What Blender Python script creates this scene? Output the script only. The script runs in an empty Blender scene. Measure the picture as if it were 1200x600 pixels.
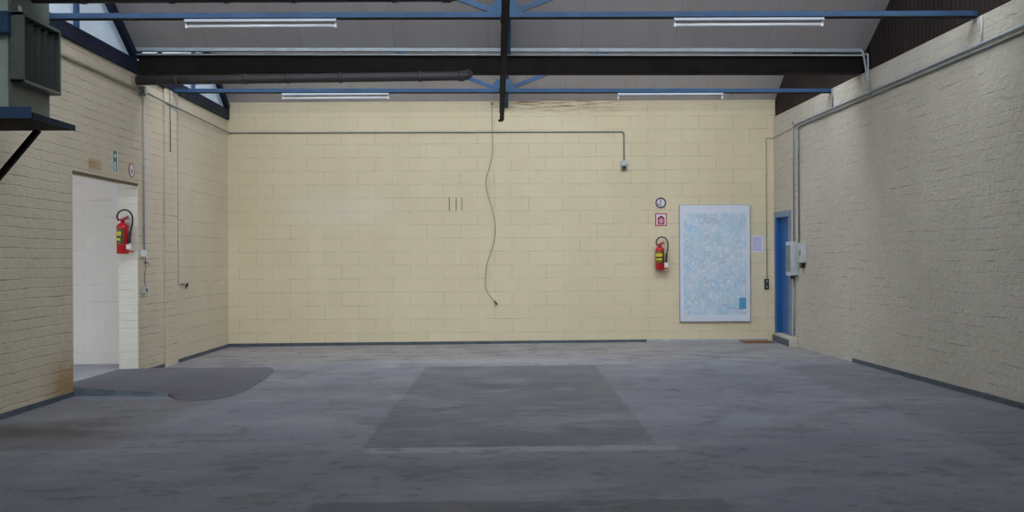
import bpy, bmesh, math, random
from mathutils import Vector, Matrix
R = math.radians
random.seed(7)
scn = bpy.context.scene
COL = scn.collection

# ------------------------------------------------------------------ camera
F, EYE, CX, HY, ROLL = 1100.0, 1.54, 600.0, 304.0, R(0.30)
cam = bpy.data.cameras.new('camera')
cam.sensor_width = 36.0
cam.lens = 36.0 * F / 1200.0
cam.shift_y = (HY - 300.0) / 1200.0
cam.clip_end = 200
cam_o = bpy.data.objects.new('camera', cam)
COL.objects.link(cam_o)
cam_o.matrix_world = Matrix.Translation((0, 0, EYE)) @ Matrix.Rotation(R(90), 4, 'X') @ Matrix.Rotation(-ROLL, 4, 'Z')
scn.camera = cam_o

def ray(px, py):
    u, v = (px - CX) / F, (HY - py) / F
    c, s = math.cos(ROLL), math.sin(ROLL)
    return Vector((u * c + v * s, 1.0, -u * s + v * c))
def at_y(px, py, Y):
    r = ray(px, py); return Vector((r.x * Y, Y, EYE + r.z * Y))

# ------------------------------------------------------------------ the hall, measured from the photograph
YB = 16.8                                   # far wall
XL0, XR0 = at_y(267, 270, YB).x, at_y(907, 270, YB).x
SL, SR = -0.0082, -0.031                    # the side walls are not quite parallel
def XL(Y): return XL0 + SL * (Y - YB)
def XR(Y): return XR0 + SR * (Y - YB)
def FZ(X): return 0.035 + 0.007 * X         # the floor falls a little to the left
def on_wall(px, py, X0, S):
    r = ray(px, py)                         # r.x*Y = X0 + S*(Y-YB)
    Y = (X0 - S * YB) / (r.x - S)
    return Vector((r.x * Y, Y, EYE + r.z * Y))
def P_left(px, py): return on_wall(px, py, XL0, SL)
def P_right(px, py): return on_wall(px, py, XR0, SR)
def P_back(px, py): return at_y(px, py, YB)
def P_floor(px, py):
    r = ray(px, py)                         # EYE + r.z Y = .035 + .007 r.x Y
    Y = (0.035 - EYE) / (r.z - 0.007 * r.x)
    return Vector((r.x * Y, Y, EYE + r.z * Y))

ZV = 4.37                                   # roof valley height
V = [YB, 12.70, 8.58, 4.46, 0.34, -3.78]    # valleys of the saw-tooth roof
RUN, ZR = 1.25, 6.16                        # ridge: RUN beyond the nearer valley
SKEW = 0.024
Y_END = -3.78

# ------------------------------------------------------------------ mesh helpers
class MB:
    def __init__(self): self.bm = bmesh.new()
    def box(self, a, b, bevel=0.0):
        a, b = Vector(a), Vector(b)
        v = [self.bm.verts.new((x, y, z)) for x in (a.x, b.x) for y in (a.y, b.y) for z in (a.z, b.z)]
        f = [(0,1,3,2),(4,6,7,5),(0,4,5,1),(2,3,7,6),(0,2,6,4),(1,5,7,3)]
        fs = [self.bm.faces.new([v[i] for i in q]) for q in f]
        if bevel:
            es = list({e for q in fs for e in q.edges})
            bmesh.ops.bevel(self.bm, geom=es, offset=bevel, segments=2, affect='EDGES', profile=0.5)
        return self
    def prism(self, pts, d):
        """closed polygon pts (3D) pushed along vector d"""
        d = Vector(d); n = len(pts)
        a = [self.bm.verts.new(p) for p in pts]; b = [self.bm.verts.new(Vector(p) + d) for p in pts]
        self.bm.faces.new(a); self.bm.faces.new(b[::-1])
        for i in range(n):
            j = (i + 1) % n; self.bm.faces.new((a[i], b[i], b[j], a[j]))
        return self
    def poly(self, pts):
        self.bm.faces.new([self.bm.verts.new(p) for p in pts]); return self
    def bar(self, p, q, w, h, up=(0, 0, 1)):
        """rectangular bar p->q, w across, h along up"""
        p, q = Vector(p), Vector(q); d = (q - p).normalized(); up = Vector(up)
        s = d.cross(up).normalized(); u = s.cross(d).normalized()
        c = [s * (i * w / 2) + u * (j * h / 2) for i, j in ((-1,-1),(1,-1),(1,1),(-1,1))]
        return self.prism([p + k for k in c], q - p)
    def tube(self, pts, r, n=10, cap=True):
        pts = [Vector(p) for p in pts]; rings = []
        rad = r if isinstance(r, (list, tuple)) else [r] * len(pts)
        prev = None
        for i, p in enumerate(pts):
            t = (pts[min(i + 1, len(pts) - 1)] - pts[max(i - 1, 0)]).normalized()
            if prev is None:
                a = Vector((0, 0, 1)) if abs(t.z) < 0.9 else Vector((1, 0, 0))
                s = t.cross(a).normalized()
            else:
                s = (prev - t * prev.dot(t)).normalized()
            prev = s; u = t.cross(s)
            rings.append([self.bm.verts.new(p + (s * math.cos(2*math.pi*k/n) + u * math.sin(2*math.pi*k/n)) * rad[i]) for k in range(n)])
        for a, b in zip(rings, rings[1:]):
            for k in range(n):
                f = self.bm.faces.new((a[k], a[(k+1)%n], b[(k+1)%n], b[k])); f.smooth = True
        if cap:
            self.bm.faces.new(rings[0][::-1]); self.bm.faces.new(rings[-1])
        return self
    def lathe(self, prof, n=28, c=(0, 0, 0)):
        """profile [(r,z)] about the vertical through c"""
        c = Vector(c); rings = []
        for r, z in prof:
            if r < 1e-5: rings.append([self.bm.verts.new(c + Vector((0, 0, z)))])
            else: rings.append([self.bm.verts.new(c + Vector((r*math.cos(2*math.pi*k/n), r*math.sin(2*math.pi*k/n), z))) for k in range(n)])
        for a, b in zip(rings, rings[1:]):
            for k in range(n):
                j = (k + 1) % n
                if len(a) == 1 and len(b) == 1: continue
                if len(a) == 1: f = self.bm.faces.new((a[0], b[j], b[k]))
                elif len(b) == 1: f = self.bm.faces.new((a[k], a[j], b[0]))
                else: f = self.bm.faces.new((a[k], a[j], b[j], b[k]))
                f.smooth = True
        return self
    def disc(self, r, y0, y1, c=(0, 0), n=32, r_in=None):
        """disc or ring in the local XZ plane between y0 and y1"""
        def ring(rr, y): return [self.bm.verts.new((c[0] + rr*math.cos(2*math.pi*k/n), y, c[1] + rr*math.sin(2*math.pi*k/n))) for k in range(n)]
        o0, o1 = ring(r, y0), ring(r, y1)
        if r_in is None:
            self.bm.faces.new(o0); self.bm.faces.new(o1[::-1])
            for k in range(n): self.bm.faces.new((o0[k], o1[k], o1[(k+1)%n], o0[(k+1)%n]))
        else:
            i0, i1 = ring(r_in, y0), ring(r_in, y1)
            for k in range(n):
                j = (k + 1) % n
                self.bm.faces.new((o0[k], o0[j], i0[j], i0[k])); self.bm.faces.new((o1[k], i1[k], i1[j], o1[j]))
                self.bm.faces.new((o0[k], o1[k], o1[j], o0[j])); self.bm.faces.new((i0[k], i0[j], i1[j], i1[k]))
        return self
    def build(self, name, m, parent=None, bevel=0.0):
        bmesh.ops.recalc_face_normals(self.bm, faces=self.bm.faces)
        me = bpy.data.meshes.new(name); self.bm.to_mesh(me); self.bm.free()
        me.materials.append(m)
        o = bpy.data.objects.new(name, me); COL.objects.link(o)
        if parent is not None: o.parent = parent
        if bevel:
            b = o.modifiers.new('bevel', 'BEVEL'); b.width = bevel; b.segments = 2; b.limit_method = 'ANGLE'
        return o

def arc_pts(pts, n=6):
    """smooth polyline through pts (Catmull-Rom)"""
    P = [Vector(p) for p in pts]; out = []
    for i in range(len(P) - 1):
        a, b, c, d = P[max(i-1, 0)], P[i], P[i+1], P[min(i+2, len(P)-1)]
        for k in range(n):
            t = k / n
            out.append(0.5 * ((2*b) + (c-a)*t + (2*a-5*b+4*c-d)*t*t + (3*b-a-3*c+d)*t**3))
    return out + [P[-1]]
def bend(pts, r=0.06, n=5):
    """polyline with rounded corners"""
    P = [Vector(p) for p in pts]; out = [P[0]]
    for a, b, c in zip(P, P[1:], P[2:]):
        d0, d1 = (a - b), (c - b); k = min(r, d0.length * .45, d1.length * .45)
        s, e = b + d0.normalized() * k, b + d1.normalized() * k
        for i in range(n + 1):
            t = i / n; out.append(s * (1-t)**2 + b * 2*t*(1-t) + e * t*t)
    return out + [P[-1]]

def thing(name, label, cat, loc=(0, 0, 0), rot=0.0, group=None):
    o = bpy.data.objects.new(name, None); o.empty_display_size = .1; COL.objects.link(o)
    o.location = loc; o.rotation_euler = (0, 0, rot)
    return tag(o, label, cat, group)
def tag(o, label, cat, group=None):
    o['label'] = label; o['category'] = cat; o['kind'] = 'thing'
    if group: o['group'] = group
    return o
def struct(o):
    o['kind'] = 'structure'; return o
ROT_L = math.pi/2 - math.atan(SL)           # local x runs along the wall to the viewer's right, local y into it
ROT_R = -math.pi/2 - math.atan(SR)

# ------------------------------------------------------------------ materials
class NT:
    def __init__(self, name):
        self.m = bpy.data.materials.new(name); self.m.use_nodes = True
        self.t = self.m.node_tree; self.t.nodes.clear()
        self.out = self.t.nodes.new('ShaderNodeOutputMaterial')
        self.p = self.t.nodes.new('ShaderNodeBsdfPrincipled')
        self.l(self.p.outputs[0], self.out.inputs[0])
    def n(self, typ, **kw):
        o = self.t.nodes.new(typ)
        for k, v in kw.items(): setattr(o, k, v)
        return o
    def l(self, a, b): self.t.links.new(a, b)
    def pos(self):
        if not hasattr(self, '_pos'): self._pos = self.n('ShaderNodeNewGeometry').outputs['Position']
        return self._pos
    def obj(self): return self.n('ShaderNodeTexCoord').outputs['Object']
    def sep(self):
        if not hasattr(self, '_sep'):
            self._sep = self.n('ShaderNodeSeparateXYZ'); self.l(self.pos(), self._sep.inputs[0])
        return self._sep.outputs
    def math(self, op, a, b=0.0, c=None, clamp=False):
        o = self.n('ShaderNodeMath', operation=op, use_clamp=clamp)
        for i, x in enumerate((a, b, c)):
            if x is None: continue
            if hasattr(x, 'links'): self.l(x, o.inputs[i])
            else: o.inputs[i].default_value = x
        return o.outputs[0]
    def mapping(self, vec, scale=(1, 1, 1), loc=(0, 0, 0)):
        o = self.n('ShaderNodeMapping'); self.l(vec, o.inputs[0])
        o.inputs['Scale'].default_value = scale; o.inputs['Location'].default_value = loc
        return o.outputs[0]
    def noise(self, vec, scale, detail=4, rough=.55, dist=0.0):
        o = self.n('ShaderNodeTexNoise'); self.l(vec, o.inputs['Vector'])
        o.inputs['Scale'].default_value = scale; o.inputs['Detail'].default_value = detail
        o.inputs['Roughness'].default_value = rough; o.inputs['Distortion'].default_value = dist
        return o.outputs[0]
    def ramp(self, fac, a, b, va=0.0, vb=1.0):
        o = self.n('ShaderNodeMapRange'); o.clamp = True; self.l(fac, o.inputs[0])
        o.inputs[1].default_value = a; o.inputs[2].default_value = b
        o.inputs[3].default_value = va; o.inputs[4].default_value = vb
        return o.outputs[0]
    def sstep(self, fac, a, b):
        o = self.n('ShaderNodeMapRange', interpolation_type='SMOOTHSTEP'); o.clamp = True; self.l(fac, o.inputs[0])
        o.inputs[1].default_value = a; o.inputs[2].default_value = b
        o.inputs[3].default_value = 0; o.inputs[4].default_value = 1
        return o.outputs[0]
    def mix(self, fac, a, b, mode='MIX'):
        o = self.n('ShaderNodeMix', data_type='RGBA', blend_type=mode)
        for s, x in ((o.inputs[0], fac), (o.inputs[6], a), (o.inputs[7], b)):
            if hasattr(x, 'links'): self.l(x, s)
            elif isinstance(x, (int, float)): s.default_value = x
            else: s.default_value = (*x, 1) if len(x) == 3 else x
        return o.outputs[2]
    def box_mask(self, x0, x1, y0, y1, soft, wob=None):
        """1 inside the rectangle (world x, y)"""
        s = self.sep(); x, y = s[0], s[1]
        if wob is not None: x = self.math('ADD', x, wob); y = self.math('ADD', y, wob)
        a = self.sstep(x, x0 - soft, x0 + soft); b = self.math('SUBTRACT', 1.0, self.sstep(x, x1 - soft, x1 + soft))
        c = self.sstep(y, y0 - soft, y0 + soft); d = self.math('SUBTRACT', 1.0, self.sstep(y, y1 - soft, y1 + soft))
        return self.math('MULTIPLY', self.math('MULTIPLY', a, b), self.math('MULTIPLY', c, d))
    def bump(self, h, dist, strength=1.0):
        o = self.n('ShaderNodeBump'); o.inputs['Distance'].default_value = dist; o.inputs['Strength'].default_value = strength
        self.l(h, o.inputs['Height']); self.l(o.outputs[0], self.p.inputs['Normal'])
    def base(self, c, rough=.6, metal=0.0, spec=.4):
        if hasattr(c, 'links'): self.l(c, self.p.inputs['Base Color'])
        else: self.p.inputs['Base Color'].default_value = (*c, 1)
        self.p.inputs['Roughness'].default_value = rough; self.p.inputs['Metallic'].default_value = metal
        self.p.inputs['Specular IOR Level'].default_value = spec
        return self.m

def paint(name, c, rough=.5, var=.18, scale=6.0, metal=0.0, dirt=None, dirt_amt=.0, spec=.4):
    k = NT(name); v = k.obj()
    n = k.noise(v, scale, 5); f = k.ramp(n, .3, .7)
    col = k.mix(f, [x * (1 - var) for x in c], [min(1, x * (1 + var)) for x in c])
    if dirt:
        d = k.ramp(k.noise(v, scale * 2.3, 6, .7), .56, .72, 0, dirt_amt); col = k.mix(d, col, dirt)
    k.base(col, rough, metal, spec)
    k.bump(k.noise(v, scale * 8, 3), .001, .3)
    return k.m

def wall_mat(name, axis, cols, bw, bh, joint=.006, bumpd=.004, stain=None, grime=.25, irregular=.02, uprights=1.0, rough=.35, wash=.3, lo=.42, cdepth=.55):
    """painted masonry: courses and upright joints mostly filled with paint, rough face, worn paint"""
    k = NT(name); s = k.sep(); p = k.pos()
    wob = k.math('MULTIPLY', k.math('SUBTRACT', k.noise(p, 1.7, 3), .5), irregular)
    wobf = k.math('MULTIPLY', k.math('SUBTRACT', k.noise(p, 14, 2), .5), irregular * .25)
    wz = k.math('ADD', k.math('ADD', s[2], wob), wobf)
    cmb = k.n('ShaderNodeCombineXYZ'); k.l(k.math('ADD', s[axis], wob), cmb.inputs[0]); k.l(wz, cmb.inputs[1])
    b = k.n('ShaderNodeTexBrick'); k.l(cmb.outputs[0], b.inputs['Vector'])
    b.inputs['Scale'].default_value = 1; b.inputs['Brick Width'].default_value = bw; b.inputs['Row Height'].default_value = bh
    b.inputs['Mortar Size'].default_value = joint; b.inputs['Mortar Smooth'].default_value = .5
    b.inputs['Color1'].default_value = (0, 0, 0, 1); b.inputs['Color2'].default_value = (1, 1, 1, 1); b.inputs['Mortar'].default_value = (.5, .5, .5, 1)
    b.offset = .5
    cz = k.math('PINGPONG', wz, bh / 2)                       # 0 on a course line
    course = k.math('SUBTRACT', 1.0, k.sstep(cz, joint * .35, joint * 1.1))
    fac = k.math('MAXIMUM', course, k.math('MULTIPLY', b.outputs['Fac'], uprights))
    ax = [(1, 1, 1), (1, 1, 1)]
    big = k.ramp(k.noise(p, .55, 4, .6), .3, .7); small = k.ramp(k.noise(p, 5.0, 5, .65), .3, .75)
    col = k.mix(big, cols[0], cols[1])
    col = k.mix(k.math('MULTIPLY', small, .3), col, cols[2])
    bc = k.n('ShaderNodeSeparateColor'); k.l(b.outputs['Color'], bc.inputs[0])
    col = k.mix(k.math('MULTIPLY', bc.outputs[0], .10), col, [x * .8 for x in cols[0]])
    wsh = k.ramp(k.noise(k.mapping(p, (1, 1, .35), (3, 1, 2)), .8, 5, .65), .45, .7, 0, wash)
    col = k.mix(wsh, col, [x * .76 for x in cols[1]])
    # paint missing from stretches of the joints
    gap = k.math('MULTIPLY', fac, k.ramp(k.noise(k.mapping(p, (1, 1, 2.2)), 2.2, 5, .7), lo, lo + .2, 0.0, grime))
    col = k.mix(gap, col, (.20, .17, .12))
    dr = k.ramp(k.noise(k.mapping(p, (1.6, 1.6, .12)), 1.5, 5, .6), .5, .8, 0, .2)
    col = k.mix(dr, col, [x * .74 for x in cols[1]])
    pit = k.ramp(k.noise(p, 16, 4, .7), .62, .72, 0, .35 * rough); col = k.mix(pit, col, [x * .55 for x in cols[0]])
    if stain: col = stain(k, col)
    k.base(col, .75, 0, .25)
    fine = k.noise(p, 34, 4, .65); mid = k.noise(p, 11, 4, .6)
    h = k.math('ADD', k.math('MULTIPLY', fac, -cdepth), k.math('ADD', k.math('MULTIPLY', fine, rough), k.math('MULTIPLY', mid, rough * 1.6)))
    k.bump(h, bumpd, .9)
    return k.m

def stain_back(k, col):
    s = k.sep()
    z = k.math('MULTIPLY', k.sstep(s[2], 4.10, 4.30), 1.0)
    x = k.math('MULTIPLY', k.sstep(s[0], -.6, .15), k.math('SUBTRACT', 1.0, k.sstep(s[0], 1.3, 2.6)))
    n = k.ramp(k.noise(k.mapping(k.pos(), (.9, 1, 13)), 2.2, 6, .75), .46, .60)
    col = k.mix(k.math('MULTIPLY', k.math('MULTIPLY', z, k.math('ADD', k.math('MULTIPLY', x, .85), .12)), n), col, (.20, .11, .05))
    # a ragged upper course, greyer
    col = k.mix(k.math('MULTIPLY', k.sstep(s[2], 4.17, 4.19), .22), col, (.42, .36, .26))
    # whitish patch
    w = k.math('MULTIPLY', k.box_mask(-4.0, -2.2, 0, 40, .5), k.math('MULTIPLY', k.sstep(s[2], 2.0, 2.35), k.math('SUBTRACT', 1.0, k.sstep(s[2], 2.5, 2.9))))
    col = k.mix(k.math('MULTIPLY', w, .35), col, (.78, .72, .62))
    return col
def stain_left(k, col):
    s = k.sep()
    n = k.noise(k.pos(), 3.0, 5, .65)
    m = k.math('MULTIPLY', k.box_mask(-9, 0, 10.2, 11.2, .35), k.math('SUBTRACT', 1.0, k.sstep(k.math('ADD', s[2], k.math('MULTIPLY', n, .5)), .35, .95)))
    col = k.mix(k.math('MULTIPLY', m, .75), col, (.36, .19, .055))
    # brown rub mark over the doorway
    a, b = P_left(104, 191), P_left(119, 191)
    m2 = k.math('MULTIPLY', k.box_mask(-9, 0, a.y, b.y, .04), k.math('MULTIPLY', k.sstep(s[2], a.z - .09, a.z - .04), k.math('SUBTRACT', 1.0, k.sstep(s[2], a.z + .04, a.z + .09))))
    col = k.mix(k.math('MULTIPLY', m2, k.ramp(n, .25, .55, .3, .75)), col, (.42, .2, .07))
    return col
def stain_right(k, col):
    s = k.sep()
    # patches of fresher, whiter paint along the top of the wall
    n = k.ramp(k.noise(k.pos(), .8, 3), .45, .55)
    m = k.math('MULTIPLY', k.sstep(s[2], 3.78, 3.82), n)
    col = k.mix(k.math('MULTIPLY', m, .25), col, (.78, .75, .70))
    return col

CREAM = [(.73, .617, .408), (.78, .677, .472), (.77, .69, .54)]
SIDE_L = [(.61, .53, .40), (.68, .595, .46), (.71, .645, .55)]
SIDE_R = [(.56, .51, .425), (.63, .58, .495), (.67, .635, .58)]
M = {}
M['wall_back'] = wall_mat('cream painted block', 0, CREAM, .61, .241, .005, .0035, stain_back, .5, .014, 1.0, .35, .2, .40)
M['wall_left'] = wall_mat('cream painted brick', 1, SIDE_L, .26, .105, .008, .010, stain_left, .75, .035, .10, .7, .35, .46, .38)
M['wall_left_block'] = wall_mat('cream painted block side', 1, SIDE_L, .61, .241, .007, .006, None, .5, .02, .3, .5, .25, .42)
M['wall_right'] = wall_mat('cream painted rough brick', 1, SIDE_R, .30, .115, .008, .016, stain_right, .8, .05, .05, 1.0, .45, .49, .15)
M['wall_white'] = wall_mat('white painted block', 0, [(.80, .76, .73), (.85, .81, .78), (.86, .84, .82)], .61, .241, .006, .004, None, .4, .01, .8, .3, .1, .45)
M['wall_jamb'] = wall_mat('pale painted brick', 0, [(.78, .75, .64), (.82, .79, .69), (.85, .82, .74)], .26, .105, .007, .008, None, .25, .02, .4, .6, .1, .5)

def floor_mat():
    k = NT('worn grey concrete'); s = k.sep(); p = k.pos()
    w = k.math('MULTIPLY', k.math('SUBTRACT', k.noise(p, 1.6, 6, .7), .5), .30)
    w2 = k.math('MULTIPLY', k.math('SUBTRACT', k.noise(p, 5, 6, .7), .5), .10)
    big = k.ramp(k.noise(p, .32, 6, .65), .32, .68)
    col = k.mix(big, (.205, .213, .272), (.282, .292, .352))
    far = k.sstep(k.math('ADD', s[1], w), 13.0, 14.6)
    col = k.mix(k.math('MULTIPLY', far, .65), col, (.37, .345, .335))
    # where a machine bed was: a darker rectangle, and another nearer
    m = k.box_mask(-1.22, 1.16, 7.55, 13.3, .025, w2)
    col = k.mix(k.math('MULTIPLY', m, .78), col, (.148, .150, .190))
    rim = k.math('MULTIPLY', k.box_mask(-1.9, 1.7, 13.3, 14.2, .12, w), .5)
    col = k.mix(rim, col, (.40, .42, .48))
    rim2 = k.math('MULTIPLY', k.box_mask(-1.15, 1.3, 7.34, 7.55, .03, w2), .85)
    col = k.mix(rim2, col, (.36, .375, .42))
    m = k.box_mask(-1.25, 1.30, -4, 5.85, .025, w2)
    col = k.mix(k.math('MULTIPLY', m, .75), col, (.135, .138, .172))
    # darker lane beside the right wall and the brown one by the left wall
    m = k.box_mask(3.66, 6, 4, 12.9, .05, w)
    col = k.mix(k.math('MULTIPLY', m, .5), col, (.165, .165, .195))
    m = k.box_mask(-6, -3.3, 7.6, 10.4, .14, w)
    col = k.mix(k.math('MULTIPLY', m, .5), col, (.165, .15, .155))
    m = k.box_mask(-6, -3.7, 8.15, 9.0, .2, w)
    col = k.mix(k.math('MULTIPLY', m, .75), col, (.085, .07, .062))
    m = k.box_mask(-4.4, -2.6, 7.45, 7.62, .08, w)
    col = k.mix(k.math('MULTIPLY', m, .45), col, (.34, .36, .40))
    # scuffs and stains dragged across the hall
    st = k.ramp(k.noise(k.mapping(p, (.8, 1.25, 1)), 1.1, 9, .74), .53, .585)
    col = k.mix(k.math('MULTIPLY', st, .52), col, (.150, .146, .172))
    sp = k.ramp(k.noise(k.mapping(p, (1, 1.5, 1)), 1.9, 8, .75), .56, .61)
    col = k.mix(k.math('MULTIPLY', sp, .60), col, (.122, .119, .145))
    sp = k.ramp(k.noise(k.mapping(p, (1, 1.4, 1), (5, 8, 0)), 4.0, 7, .75), .585, .63)
    col = k.mix(k.math('MULTIPLY', sp, .60), col, (.115, .109, .128))
    lt = k.ramp(k.noise(k.mapping(p, (.7, 1.25, 1), (7, 3, 0)), .9, 9, .74), .535, .59)
    col = k.mix(k.math('MULTIPLY', lt, .34), col, (.34, .36, .41))
    gr = k.noise(p, 45, 5, .75)
    col = k.mix(k.math('MULTIPLY', k.ramp(gr, .35, .7), .5), col, k.mix(.5, col, (.06, .06, .068)))
    k.base(col, .62, 0, .35)
    k.l(k.ramp(k.noise(p, 1.4, 5), .3, .7, .5, .75), k.p.inputs['Roughness'])
    k.bump(k.math('ADD', k.math('MULTIPLY', gr, .6), k.noise(p, 8, 4)), .003, .5)
    return k.m
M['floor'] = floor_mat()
def asphalt_mat():
    k = NT('dark asphalt'); p = k.pos()
    col = k.mix(k.ramp(k.noise(p, 1.2, 5), .3, .7), (.135, .132, .16), (.175, .172, .205))
    g = k.noise(p, 90, 3, .7); col = k.mix(k.math('MULTIPLY', k.ramp(g, .4, .7), .3), col, (.07, .07, .08))
    k.base(col, .8, 0, .25); k.bump(g, .004, .5); return k.m
M['asphalt'] = asphalt_mat()
M['kerb'] = paint('dark blue-grey kerb paint', (.085, .105, .135), .55, .25, 5, dirt=(.03, .03, .035), dirt_amt=.5)
M['kerb_face'] = paint('worn blue-grey kerb', (.20, .235, .285), .6, .2, 5, dirt=(.06, .06, .07), dirt_amt=.5)
M['yard'] = paint('pale corridor concrete', (.36, .37, .42), .7, .12, 3)
def ceiling_mat():
    k = NT('grey roof boards'); s = k.sep(); p = k.pos()
    col = k.mix(k.ramp(k.noise(p, .5, 5), .3, .7), (.47, .44, .445), (.55, .52, .51))
    st = k.ramp(k.noise(k.mapping(p, (3, .5, .5)), 1.2, 4), .5, .75, 0, .25); col = k.mix(st, col, (.3, .27, .24))
    fr = k.math('PINGPONG', k.math('ADD', s[0], .3), .625)
    seam = k.math('SUBTRACT', 1.0, k.sstep(fr, .004, .012))
    col = k.mix(k.math('MULTIPLY', seam, .25), col, (.2, .19, .19))
    k.base(col, .8, 0, .2); k.bump(k.noise(p, 20, 3), .003, .3); return k.m
M['ceiling'] = ceiling_mat()
def cladding_mat():
    k = NT('dark brown ribbed cladding'); s = k.sep(); p = k.pos()
    rib = k.math('PINGPONG', s[1], .05)
    col = k.mix(k.ramp(k.noise(p, .9, 5), .3, .7), (.026, .020, .019), (.042, .031, .028))
    col = k.mix(k.ramp(rib, .0, .012, .55, 0), col, (.02, .016, .015))
    k.base(col, .75, 0, .12); k.bump(k.ramp(rib, 0, .02), .02, 1.0); return k.m
M['cladding'] = cladding_mat()
def sheet_mat():
    k = NT('milky translucent sheet'); p = k.pos()
    col = k.mix(k.ramp(k.noise(p, 1.5, 5, .65), .3, .7), (.60, .66, .72), (.74, .79, .84))
    k.base(col, .5)
    tr = k.n('ShaderNodeBsdfTranslucent'); k.l(col, tr.inputs[0])
    mx = k.n('ShaderNodeMixShader'); mx.inputs[0].default_value = .17
    k.l(k.p.outputs[0], mx.inputs[1]); k.l(tr.outputs[0], mx.inputs[2]); k.l(mx.outputs[0], k.out.inputs[0])
    return k.m
M['sheet'] = sheet_mat()
def glass_mat(name, t):
    k = NT(name); k.t.nodes.remove(k.p)
    g = k.n('ShaderNodeBsdfGlossy'); g.inputs['Roughness'].default_value = .05
    tr = k.n('ShaderNodeBsdfTransparent'); n = k.noise(k.pos(), 2.5, 4)
    k.l(k.mix(k.ramp(n, .3, .7), [t * .85] * 3, [t] * 3), tr.inputs[0])
    mx = k.n('ShaderNodeMixShader'); mx.inputs[0].default_value = .06
    k.l(tr.outputs[0], mx.inputs[1]); k.l(g.outputs[0], mx.inputs[2]); k.l(mx.outputs[0], k.out.inputs[0])
    return k.m
M['blue'] = paint('blue steel paint', (.026, .070, .155), .45, .2, 4, dirt=(.03, .03, .04), dirt_amt=.5)
M['navy'] = paint('grimy navy and backlit blue steel paint', (.016, .022, .042), .6, .3, 4, dirt=(.009, .009, .010), dirt_amt=.5, spec=.15)
M['black'] = paint('sooty steel and painted underside shade', (.0125, .0102, .0100), .75, .35, 3, spec=.14)
M['pipe'] = paint('dark grey plastic pipe', (.055, .052, .055), .5, .15, 4)
M['door'] = paint('blue door paint', (.022, .115, .34), .4, .08, 2)
M['door_frame'] = paint('grey blue frame paint', (.20, .26, .36), .5, .12, 4)
M['zinc'] = paint('grey conduit', (.36, .41, .46), .45, .15, 8, .2)
M['zinc_dark'] = paint('dull grey conduit', (.20, .22, .22), .5, .2, 8)
M['cream_pipe'] = paint('conduit painted over cream', (.40, .37, .28), .6, .2, 5)
M['lead'] = paint('grey cable', (.24, .23, .20), .6, .1, 6)
M['white'] = paint('white enamel', (.74, .76, .82), .35, .05, 3)
M['tube'] = paint('white tube glass', (.88, .90, .95), .25, .02, 3)
M['batten'] = paint('grey white batten enamel', (.24, .26, .31), .4, .05, 3)
M['boxgrey'] = paint('light grey plastic box', (.50, .53, .55), .5, .1, 8, dirt=(.3, .3, .3), dirt_amt=.3)
M['dark'] = paint('black plastic', (.018, .018, .02), .4, .1, 6)
M['rubber'] = paint('black rubber hose', (.02, .022, .024), .45, .1, 6)
M['red'] = paint('red lacquer', (.55, .020, .022), .25, .06, 3)
M['yellow'] = paint('yellow label', (.72, .56, .03), .5, .1, 12)
M['olive'] = paint('dark olive print', (.07, .075, .03), .5, .2, 12)
M['paper'] = paint('white plastic', (.76, .77, .82), .5, .05, 10)
M['signred'] = paint('sign red', (.46, .02, .06), .4, .08, 10)
M['signblue'] = paint('sign dark violet', (.09, .045, .10), .4, .08, 10)
M['signpic'] = paint('sign blue grey print', (.10, .13, .26), .5, .1, 10)
M['green'] = paint('sign green', (.03, .20, .15), .4, .1, 10)
M['ink'] = paint('violet ink', (.40, .37, .62), .6, .1, 12)
M['notice'] = paint('pale violet paper', (.72, .71, .84), .6, .05, 12)
M['unit'] = paint('sage green steel', (.115, .140, .125), .4, .12, 3, dirt=(.05, .05, .045), dirt_amt=.4)
M['unit_pale'] = paint('pale sage steel', (.36, .43, .40), .4, .08, 3)
M['unit_dark'] = paint('dark olive steel', (.040, .044, .038), .5, .25, 4)
M['rust'] = paint('rusty brown mat', (.24, .105, .055), .9, .3, 9, dirt=(.08, .05, .03), dirt_amt=.6)
M['lintel'] = paint('brown rusted steel', (.12, .085, .045), .6, .3, 7)
M['slot'] = paint('dark slot in the wall', (.19, .16, .115), .8, .2, 20)
M['skirt_light'] = paint('grey cement fillet', (.34, .35, .38), .8, .15, 5)
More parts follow.
